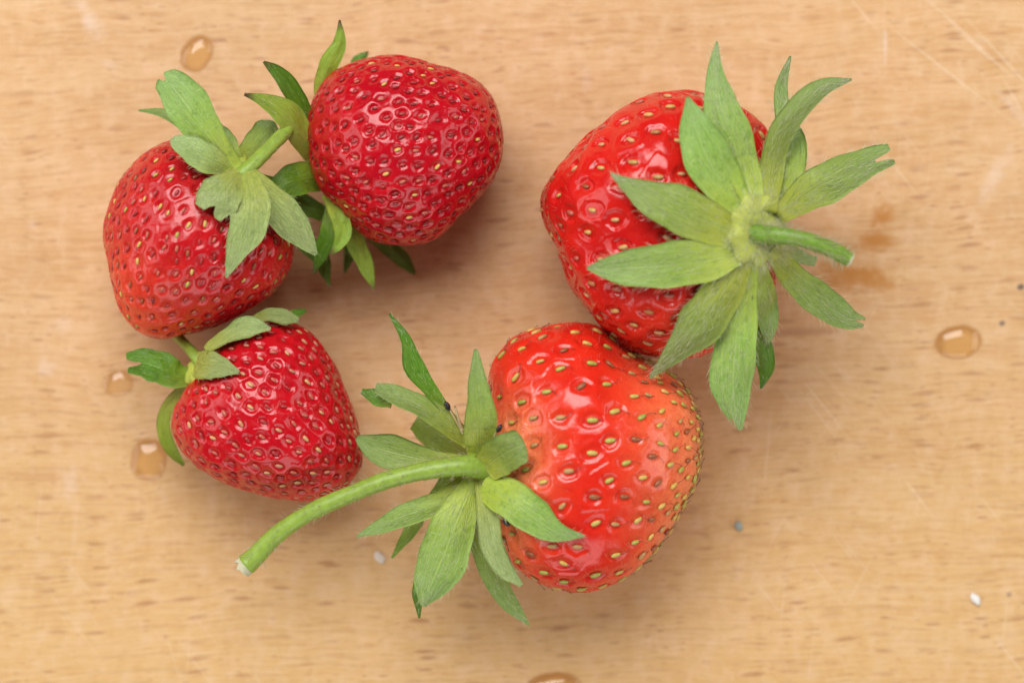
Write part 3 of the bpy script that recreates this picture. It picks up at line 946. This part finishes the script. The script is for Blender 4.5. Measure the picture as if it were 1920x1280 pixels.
def stamen(calyx, offv, a, b, black=True, seed=1, thick=2.6):
    o, c, aa, bb, tt = tube('stamen', [(a[0], a[1], thick, a[2]), ((a[0]+b[0])/2, (a[1]+b[1])/2 - 1, thick * 0.8, (a[2]+b[2])/2 + 3), (b[0], b[1], thick * 0.55, b[2])], M_FILA, calyx, offv, sides=7, n=9, seed=seed)
    if black:
        ang = math.atan2(-(b[1] - a[1]), b[0] - a[0])
        lumpy('anther', P(b[0], b[1], b[2] + 1), (8.5, 4.6, 4.2), M_ANTHER, o, offv, seed, rot=ang, amp=0.10)
    return o

# ============================================================== half-ripe strawberry with the long stalk
def berry_long():
    key = 'long'
    B, o, root, hp = start_berry(key, 'orange-red strawberry with paler shoulders, green-yellow seeds and a long curved stalk', (908, 880, 262), None)
    ach = [achene_mesh('achene', A_GRN, b, L) for b, L in ((0.45, 14), (-0.5, 16), (0.2, 18), (-0.9, 12), (0.1, 0), (0.7, 16), (0.3, 6))]
    X0, X1 = P(940, 0, 200)[0], P(1315, 0, 200)[0]
    def spacing(v):
        t = np.clip((v[:, 0] - X0) / (X1 - X0), 0, 1)
        return 50 - 24 * sstep(0.35, 1.0, t)
    def depth(v):
        t = np.clip((v[:, 0] - X0) / (X1 - X0), 0, 1)
        return 3.8 - 3.0 * sstep(0.40, 0.90, t)
    def pale(v):
        t = np.clip((v[:, 0] - X0) / (X1 - X0), 0, 1)
        end = 0.62 * sstep(0.45, 1.0, t)
        q = v - P(955, 850, 290)
        sh = 1.0 * np.exp(-((q[:, 0] / 62) ** 2 + (q[:, 1] / 85) ** 2))
        q2 = v - P(960, 1000, 250)
        sh2 = 0.45 * np.exp(-((q2[:, 0] / 50) ** 2 + (q2[:, 1] / 60) ** 2))
        return end + sh + sh2
    build_flesh(root, B, 52, hp, 85, axis_of((905, 880), (1315, 830), 0), spacing, depth, pale,
                flesh_material('flesh_orange_red', *RED_E, rough=0.18), ach, 1.04, 5.0, fuzz=1500, proud=1.6, pit=(0.24, 0.36))
    nrm = np.array([-0.8, 0.05, 0.6])
    cal, (HV, hn) = hub_mesh(root, hp, nrm, 50, 18, 8, o, 5)
    C = {'obj': cal, 'o': o}
    S = lambda rows, **k: sepal(C, key, rows, **{**dict(face='pale', hairs=90, hair_len=12), **k})
    S([(872,812,8,268),(845,780,8,285),(808,732,13,300),(778,688,19,305),(762,637,10,310),(730,588,2,318)], face='dark', roll=0.55, cup=-0.25, hairs=60)
    S([(880,830,14,270),(832,788,21,290),(782,757,21,300),(738,738,18,300),(704,726,9,292)], cup=0.25, roll=-0.25)
    S([(735,752,14,278),(705,744,15,270),(678,733,5,262)], face='dark', hairs=20)
    S([(900,855,24,290),(900,810,30,330),(901,765,28,350),(896,715,18,352),(892,654,3,345)], cup=-0.15, hairs=50)
    S([(908,878,30,310),(935,856,36,352),(960,842,37,378),(984,832,26,390)], cup=-0.1, blunt=0.06, hairs=30)
    S([(905,905,26,290),(950,930,38,345),(1000,968,34,360),(1045,995,19,352),(1096,1002,2,338)], cup=0.12, roll=-0.1, hairs=90)
    S([(905,905,15,285),(914,970,21,320),(926,1030,21,338),(948,1070,16,345),(978,1097,4,348)], cup=-0.2, roll=0.3, hairs=50, face='grey')
    S([(892,905,14,260),(896,980,19,262),(912,1050,22,258),(945,1115,20,246),(992,1172,2,232)], cup=0.25, roll=-0.2, hairs=160, over=False)
    S([(888,900,18,275),(862,960,36,300),(835,1030,47,305),(810,1090,38,298),(793,1135,6,288)], cup=0.25, hairs=230, hair_len=14)
    S([(812,1040,14,260),(786,1100,13,240),(786,1158,2,228)], face='dark', hairs=20)
    S([(880,900,16,265),(820,944,22,285),(762,964,21,288),(712,986,14,282),(668,1006,2,275)], cup=0.2, roll=0.15)
    S([(800,950,14,230),(765,1000,12,205),(735,1046,2,190)], face='lime', hairs=20)
    S([(885,868,14,252),(805,862,22,258),(745,850,31,258),(705,838,27,255),(668,820,5,250)], cup=-0.1, hairs=40)
    S([(890,850,30,215),(838,822,36,190),(780,785,24,170)], hairs=10, face='lime')
    S([(890,905,34,225),(845,925,34,200),(810,960,22,180)], hairs=10, face='lime')
    hub_hairs(key, HV, hn, hp, 260, 13, o, 13)
    st, c, a, b, t = tube('stalk', [(912,874,26,282),(870,873,20,305),(800,882,17,312),(725,900,16.5,310),(668,922,16,306),(611,946,16.5,300),(558,974,16,292),(511,1009,17,284),(480,1042,19,278),(462,1058,20,276)], M_STEM, root, o, n=56, seed=2)
    cut_end(st, c, a, b, t, o, 18, 16.0, 0.7)
    stem_hairs(st, c, a, b, t, o, 420, 13, 16)
    stamen(root, o, (868, 812, 278), (839, 761, 296), seed=3)
    stamen(root, o, (866, 806, 282), (852, 760, 305), black=False, seed=4, thick=3.4)
    stamen(root, o, (925, 822, 330), (936, 803, 356), seed=5, thick=2)
    stamen(root, o, (922, 955, 300), (949, 979, 350), seed=6, thick=2.4)
    finish_hairs(key, cal)
berry_long()

# ============================================================== strawberry with the wide star calyx
def berry_star():
    key = 'star'
    B, o, root, hp = start_berry(key, 'large red strawberry under a wide star of grey-green sepals with a short cut stalk', (1418, 436, 330), None)
    ach = [achene_mesh('achene', A_YEL, b, L) for b, L in ((0.5, 9), (-0.6, 12), (0.2, 0), (0.8, 7), (-0.3, 0))]
    pale = lambda v: 0.20 * sstep(60, -80, v[:, 1] - P(0, 560, 200)[1]) * sstep(-50, 150, v[:, 0] - P(1100, 0, 200)[0]) + 0.0
    build_flesh(root, B, 41, hp, 70, axis_of((1420, 436), (1030, 400), -120), lambda v: np.full(len(v), 52.0), lambda v: np.full(len(v), 5.0),
                pale, flesh_material('flesh_bright_red', *RED_D, rough=0.16), ach, 1.05, 6.0, fuzz=1100, pit=(0.24, 0.36), proud=1.5)
    nrm = np.array([0.5, -0.02, 0.87])
    hp = P(1420, 434, 0) * np.array([0.935, 0.935, 0]) + np.array([0, 0, float(B.top(*(P(1412, 434, 340)[:2]))) + 10])
    h = hp[2]
    cal, (HV, hn) = hub_mesh(root, hp, nrm, 62, 17, 9, o, 4)
    C = {'obj': cal, 'o': o}
    S = lambda rows, **k: sepal(C, key, rows, **{**dict(face='pale', hairs=330, hair_len=17), **k})
    S([(1405,405,16,h+12),(1372,365,34,380),(1335,310,44,415),(1308,250,38,425),(1289,182,3,420)], cup=-0.10, hairs=60, hair_len=10)
    S([(1418,395,18,h+10),(1392,320,34,370),(1372,255,42,385),(1350,195,33,380),(1341,140,17,370),(1344,78,2,360)], roll=0.1, cup=0.15)
    S([(1452,395,16,h),(1472,330,30,320),(1478,270,33,300),(1470,220,18,285),(1465,165,12,280),(1482,106,2,290)], cup=-0.2, roll=-0.1)
    S([(1440,395,18,h+14),(1446,320,26,345),(1462,255,24,355),(1500,200,22,350),(1545,163,17,340),(1597,149,2,325)], roll=0.75, cup=0.1)
    S([(1462,405,18,h+6),(1515,362,33,330),(1568,333,39,318),(1625,306,29,300),(1672,288,19,290)], notch=0.17, notch_at=-0.1, cup=0.14)
    S([(1446,468,18,h),(1485,515,25,305),(1540,566,31,285),(1590,596,22,268),(1621,604,9,260)], notch=0.08, cup=0.15, hairs=180)
    S([(1440,455,12,290),(1490,476,14,215),(1530,492,9,180)], face='grey', hairs=20)
    S([(1422,490,14,h-5),(1432,560,25,290),(1441,610,20,275),(1440,643,3,265)], roll=-0.5, cup=0.2, hairs=120)
    S([(1402,600,10,262),(1424,650,22,245),(1436,690,16,225),(1427,728,2,215)], face='dark', roll=0.5, hairs=20, over=False)
    S([(1406,490,18,h+8),(1390,570,30,350),(1377,660,39,340),(1374,730,38,322),(1386,806,6,305)], cup=0.12, notch=0.10, notch_at=-0.72)
    S([(1396,485,18,h+10),(1352,552,40,380),(1312,612,44,372),(1272,652,24,345),(1245,680,13,322),(1218,708,3,300)], roll=-0.35, cup=0.2)
    S([(1398,466,20,h+14),(1335,486,36,400),(1250,497,45,425),(1175,502,33,418),(1130,503,17,405),(1100,503,2,395)], cup=-0.06, hairs=210)
    S([(1392,440,20,h+14),(1335,420,40,405),(1280,395,47,428),(1215,368,30,432),(1175,345,14,428),(1145,325,2,425)], roll=0.12, cup=0.05, hairs=190)
    hub_hairs(key, HV, hn, hp, 1500, 22, o, 3)
    st, c, a, b, t = tube('stalk', [(1404,438,21,h+4),(1440,440,17.5,h+28),(1480,444,16,h+40),(1530,456,15.5,h+42),(1568,472,15.5,h+38),(1592,486,14.5,h+34)], M_STEM_D, root, o, seed=3)
    cut_end(st, c, a, b, t, o, 8, 5.0)
    stem_hairs(st, c, a, b, t, o, 520, 18, 6)
    finish_hairs(key, cal)
berry_star()

# ============================================================== strawberry with the orange blush
def berry_blush():
    key = 'blush'
    B, o, root, hp = start_berry(key, 'red strawberry with an orange blush at its tip and its leafy calyx over one shoulder', (446, 322, 292), None)
    ach = [achene_mesh('achene', A_BLU, b, L) for b, L in ((0.5, 8), (-0.6, 7), (0.2, 0), (0.8, 0))]
    tipp = P(235, 600, 150)
    pale = lambda v: 0.75 * sstep(215, 20, np.linalg.norm((v - tipp) * np.array([1, 1, 0.5]), axis=1))
    build_flesh(root, B, 61, hp, 48, axis_of((446, 322), (285, 610), -40), lambda v: np.full(len(v), 28.5), lambda v: np.full(len(v), 3.1),
                pale, flesh_material('flesh_blush_red', *RED_A, rough=0.24), ach, 0.72, 4.0, fuzz=150, pit=(0.20, 0.42), proud=1.5)
    cal, (HV, hn) = hub_mesh(root, hp, (0.35, 0.55, 0.75), 36, 14, 7, o, 6)
    C = {'obj': cal, 'o': o}
    S = lambda rows, **k: sepal(C, key, rows, **{**dict(face='grey', hairs=70, hair_len=10, others=False), **k})
    S([(440,318,16,300),(402,268,28,330),(362,212,39,345),(330,170,37,345),(302,140,22,340)], face='pale', notch=0.07, notch_at=0.1, cup=0.1, blunt=0.05)
    S([(444,310,18,285),(425,270,20,285),(400,235,14,280)], hairs=10, face='pale', over=False)
    S([(430,315,10,260),(388,262,13,240),(340,229,12,225),(300,211,8,215),(260,207,2,205)], face='pale', hairs=10, over=False)
    S([(435,318,14,300),(398,301,26,335),(356,278,26,345),(320,262,8,345)], cup=0.2, hairs=90, blunt=0.05)
    S([(370,275,12,290),(362,252,12,290)], face='dark', hairs=0, over=False)
    S([(450,320,14,305),(428,348,34,345),(405,375,40,358),(388,398,30,362)], notch=0.20, notch_at=0.15, cup=0.15)
    S([(460,322,16,305),(470,372,36,345),(464,425,34,352),(442,475,20,345),(424,521,2,335)], cup=0.15, roll=0.05, hairs=110)
    S([(468,325,16,300),(505,368,26,300),(540,412,32,290),(568,445,24,275),(593,478,3,262)], cup=0.2)
    S([(452,312,14,270),(476,276,25,235),(500,246,26,210),(514,228,12,200)], face='pale', hairs=10, blunt=0.1, over=False)
    S([(480,335,14,250),(545,372,24,170),(608,402,14,130)], face='dark', hairs=0, over=False)
    S([(520,400,14,190),(560,440,20,150),(602,490,10,110)], face='dark', hairs=0, over=False)
    st, c, a, b, t = tube('stalk', [(440,338,18,290),(462,320,15,296),(498,285,13.5,275),(534,249,13,245),(562,221,13,215)], M_STEM, root, o, seed=7)
    cut_end(st, c, a, b, t, o, 28, 5.0)
    stem_hairs(st, c, a, b, t, o, 60, 8, 26)
    finish_hairs(key, cal)
berry_blush()

# ============================================================== round crimson strawberry
def berry_round():
    key = 'round'
    B, o, root, hp = start_berry(key, 'plump round crimson strawberry lying over its own calyx, no stalk to be seen', (592, 300, 150), None)
    ach = [achene_mesh('achene', A_RED, b, L) for b, L in ((0.5, 7), (-0.6, 8), (0.2, 0), (0.8, 0))]
    build_flesh(root, B, 73, hp, 40, axis_of((580, 330), (930, 240), 0), lambda v: np.full(len(v), 27.0), lambda v: np.full(len(v), 3.7),
                lambda v: 0.0 * v[:, 0], flesh_material('flesh_crimson', *RED_B, rough=0.18), ach, 0.70, 3.5, fuzz=200, pit=(0.20, 0.44), proud=1.5)
    cal, (HV, hn) = hub_mesh(root, P(604, 300, 140), (-0.95, 0.0, 0.2), 46, 20, 8, o, 7)
    C = {'obj': cal, 'o': o}
    S = lambda rows, **k: sepal(C, key, rows, **{**dict(face='dark', hairs=15, hair_len=8, over=False, others=False), **k})
    S([(620,215,16,150),(606,170,17,175),(616,122,19,195),(637,80,12,205),(637,38,2,212)], face='lime', brown=0.9, roll=-0.1)
    S([(665,150,14,90),(672,118,14,80),(690,97,2,75)], brown=0.7)
    S([(598,270,12,170),(572,215,15,205),(545,165,18,222),(520,136,13,228),(494,116,2,230)], cup=-0.3, brown=0.6)
    S([(592,300,16,180),(568,258,25,225),(535,212,25,255),(495,188,13,262),(458,177,3,262)], face='lime', roll=0.25, cup=0.2, brown=1.0)
    S([(605,330,24,165),(570,334,31,205),(535,344,28,225),(500,364,12,232)], notch=0.12, cup=0.25, brown=0.9, face='dark')
    S([(612,362,10,175),(632,398,17,215),(643,430,17,222),(637,455,11,222),(620,476,4,218)], face='lime', roll=-0.5, brown=0.8, cup=-0.2)
    S([(622,385,10,150),(616,432,17,160),(604,470,14,155),(588,513,2,148)], brown=0.6, roll=0.2)
    S([(600,450,10,110),(606,495,14,105),(618,536,2,98)], roll=0.5)
    S([(640,395,12,140),(662,445,18,150),(684,495,15,145),(702,543,2,138)], face='lime', brown=0.7)
    S([(645,420,12,80),(656,470,12,60),(646,512,2,50)])
    S([(690,425,16,70),(732,466,17,52),(758,490,13,42),(778,514,3,36)])
    finish_hairs(key, cal)
berry_round()

# ============================================================== small strawberry
def berry_small():
    key = 'small'
    B, o, root, hp = start_berry(key, 'small crimson strawberry with pale seeds whose thin stalk runs under the orange-blushed one', (372, 690, 196), None)
    ach = [achene_mesh('achene', A_MIX, b, L) for b, L in ((0.5, 5), (-0.6, 0), (0.2, 0), (0.8, 0))]
    pale = lambda v: 0.25 * sstep(-60, -150, v[:, 1] - B.c[1])
    build_flesh(root, B, 85, hp, 42, axis_of((370, 680), (670, 880), 0), lambda v: np.full(len(v), 29.5), lambda v: np.full(len(v), 3.9),
                pale, flesh_material('flesh_deep_red', *RED_C, rough=0.18), ach, 0.78, 3.5, fuzz=100, pit=(0.20, 0.44), proud=1.5)
    cal, (HV, hn) = hub_mesh(root, hp, (-0.7, 0.45, 0.5), 34, 13, 6, o, 8)
    C = {'obj': cal, 'o': o}
    S = lambda rows, **k: sepal(C, key, rows, **{**dict(face='grey', hairs=25, hair_len=8, others=False), **k})
    S([(362,702,12,185),(330,704,26,200),(300,688,31,205),(268,680,27,200),(238,682,19,192)], face='dark', notch=0.26, notch_at=0.05, cup=0.25, over=False)
    S([(368,680,24,215),(388,684,27,245),(418,687,20,262),(452,697,3,268)], cup=0.25, hairs=40)
    S([(388,655,8,205),(428,628,15,238),(465,612,20,252),(508,616,3,256)], cup=0.25, roll=0.15, hairs=40)
    S([(470,605,8,215),(500,590,12,225),(535,594,14,220),(560,600,5,215)], cup=0.2, hairs=10)
    S([(535,598,8,180),(555,588,9,175),(574,582,3,170)], face='dark', hairs=0, over=False)
    S([(345,725,9,150),(314,762,12,140),(307,805,13,125),(322,845,11,112),(345,872,3,100)], face='lime', roll=0.5, cup=-0.3, over=False, hairs=0)
    st, c, a, b, t = tube('stalk', [(380,684,13,200),(362,662,10.5,185),(342,640,9.5,140),(324,622,9.5,92),(306,604,9.5,52)], M_STEM, root, o, seed=9)
    cut_end(st, c, a, b, t, o, 38, 4.0)
    finish_hairs(key, cal)
berry_small()

# ------------------------------------------------------------------ water drops
def water_material():
    T = NT('clear_water')
    lw = T.n('ShaderNodeLayerWeight'); lw.inputs['Blend'].default_value = 0.5
    fres = T.math('ADD', T.math('MULTIPLY', T.math('POWER', lw.outputs['Facing'], 5.0), 0.95), 0.045)
    tr = T.n('ShaderNodeBsdfTransparent')
    tr.inputs['Color'].default_value = (1.0, 0.99, 0.97, 1)
    gl = T.n('ShaderNodeBsdfGlossy'); gl.inputs['Roughness'].default_value = 0.04
    mx = T.n('ShaderNodeMixShader')
    T.l(fres, mx.inputs[0]); T.l(tr.outputs[0], mx.inputs[1]); T.l(gl.outputs[0], mx.inputs[2])
    T.l(mx.outputs[0], T.out.inputs['Surface'])
    return T.m
M_WATER = water_material()
DROP_LABEL = {
    'oval': 'oval water drop on bare board beyond the two-lobed sepal of the blushed strawberry',
    'faint': 'flat water drop beside the forked dark sepal of the small strawberry',
    'square': 'squarish water drop below the flat one, against the small strawberry',
    'right': 'wide oval water drop near two dark specks in the board',
    'edge': 'large water drop below the half-ripe strawberry, away from every sepal',
}
def build_drop(nm, px, py, rx, ry, rot):
    p = P(px, py, 0)
    sides, rings = 56, 16
    hgt = {'faint': 7.0}.get(nm, 12.0)
    e = {'square': 3.4}.get(nm, 2.2)
    r = np.random.default_rng(int(px))
    ph = r.uniform(0, 6.28, 3)
    V, F = [], []
    ca, sa = math.cos(math.radians(rot)), math.sin(math.radians(rot))
    for i in range(rings + 1):
        t = i / rings
        q = 1 - t; z = hgt * (1 - q ** 2.4) ** 0.85
        q = max(q, 0.002)
        for k in range(sides):
            an = 2 * math.pi * k / sides
            c, s = math.cos(an), math.sin(an)
            rr = (abs(c) ** e + abs(s) ** e) ** (-1 / e) * (1 + 0.04 * math.sin(2 * an + ph[0]) + 0.03 * math.sin(3 * an + ph[1]))
            x, y = rx * q * rr * c, ry * q * rr * s
            V.append((x * ca - y * sa, x * sa + y * ca, z))
    base = len(V)
    for k in range(sides):
        x, y, z = V[k]; V.append((x, y, -0.8))
    for i in range(rings):
        for k in range(sides):
            a = i * sides
            F.append((a + k, a + (k + 1) % sides, a + sides + (k + 1) % sides, a + sides + k))
    F.append(tuple(rings * sides + k for k in range(sides)))
    for k in range(sides):
        F.append((base + k, base + (k + 1) % sides, (k + 1) % sides, k))
    F.append(tuple(base + k for k in reversed(range(sides))))
    me = make_mesh('water_drop', V, F, [M_WATER])
    ob = link('water_drop', me)
    ob.location = Vector(p) * U
    tag(ob, DROP_LABEL[nm], 'water drop', 'water drops on the board')
for d in DROPS:
    build_drop(*d)

# ------------------------------------------------------------------ crumbs
M_CRUMB = plain('white_crumb', (0.82, 0.80, 0.76), 0.6, 0.1, 0.15, 2)
M_CRUMB_G = plain('grey_green_crumb', (0.30, 0.34, 0.30), 0.6, 0.0, 0.5, 2)
M_CRUMB_C = plain('cream_crumb', (0.75, 0.66, 0.55), 0.6, 0.1, 0.25, 1.2)
for (nm, px, py, r3, rot, mat, lab, seed) in (
    ('crumb', 1828, 1122, (7, 11.5, 5), 0.6, M_CRUMB, 'tiny bright white crumb lying alone on bare wood', 3),
    ('crumb', 1385, 985, (7, 8.5, 5), 0.3, M_CRUMB_G, 'tiny grey-green crumb on the wood beside the half-ripe strawberry', 4),
    ('crumb', 712, 1044, (9, 13, 2.5), 0.5, M_CRUMB_C, 'soft cream crumb on the wood under the long stalk and its sepals', 5)):
    p = P(px, py, 0)
    ob = lumpy(nm, (0, 0, r3[2] * 0.8), r3, mat, None, np.zeros(3), seed, rot=rot, amp=0.16)
    ob.location = Vector(p) * U
    tag(ob, lab, 'crumb', 'crumbs on the board')
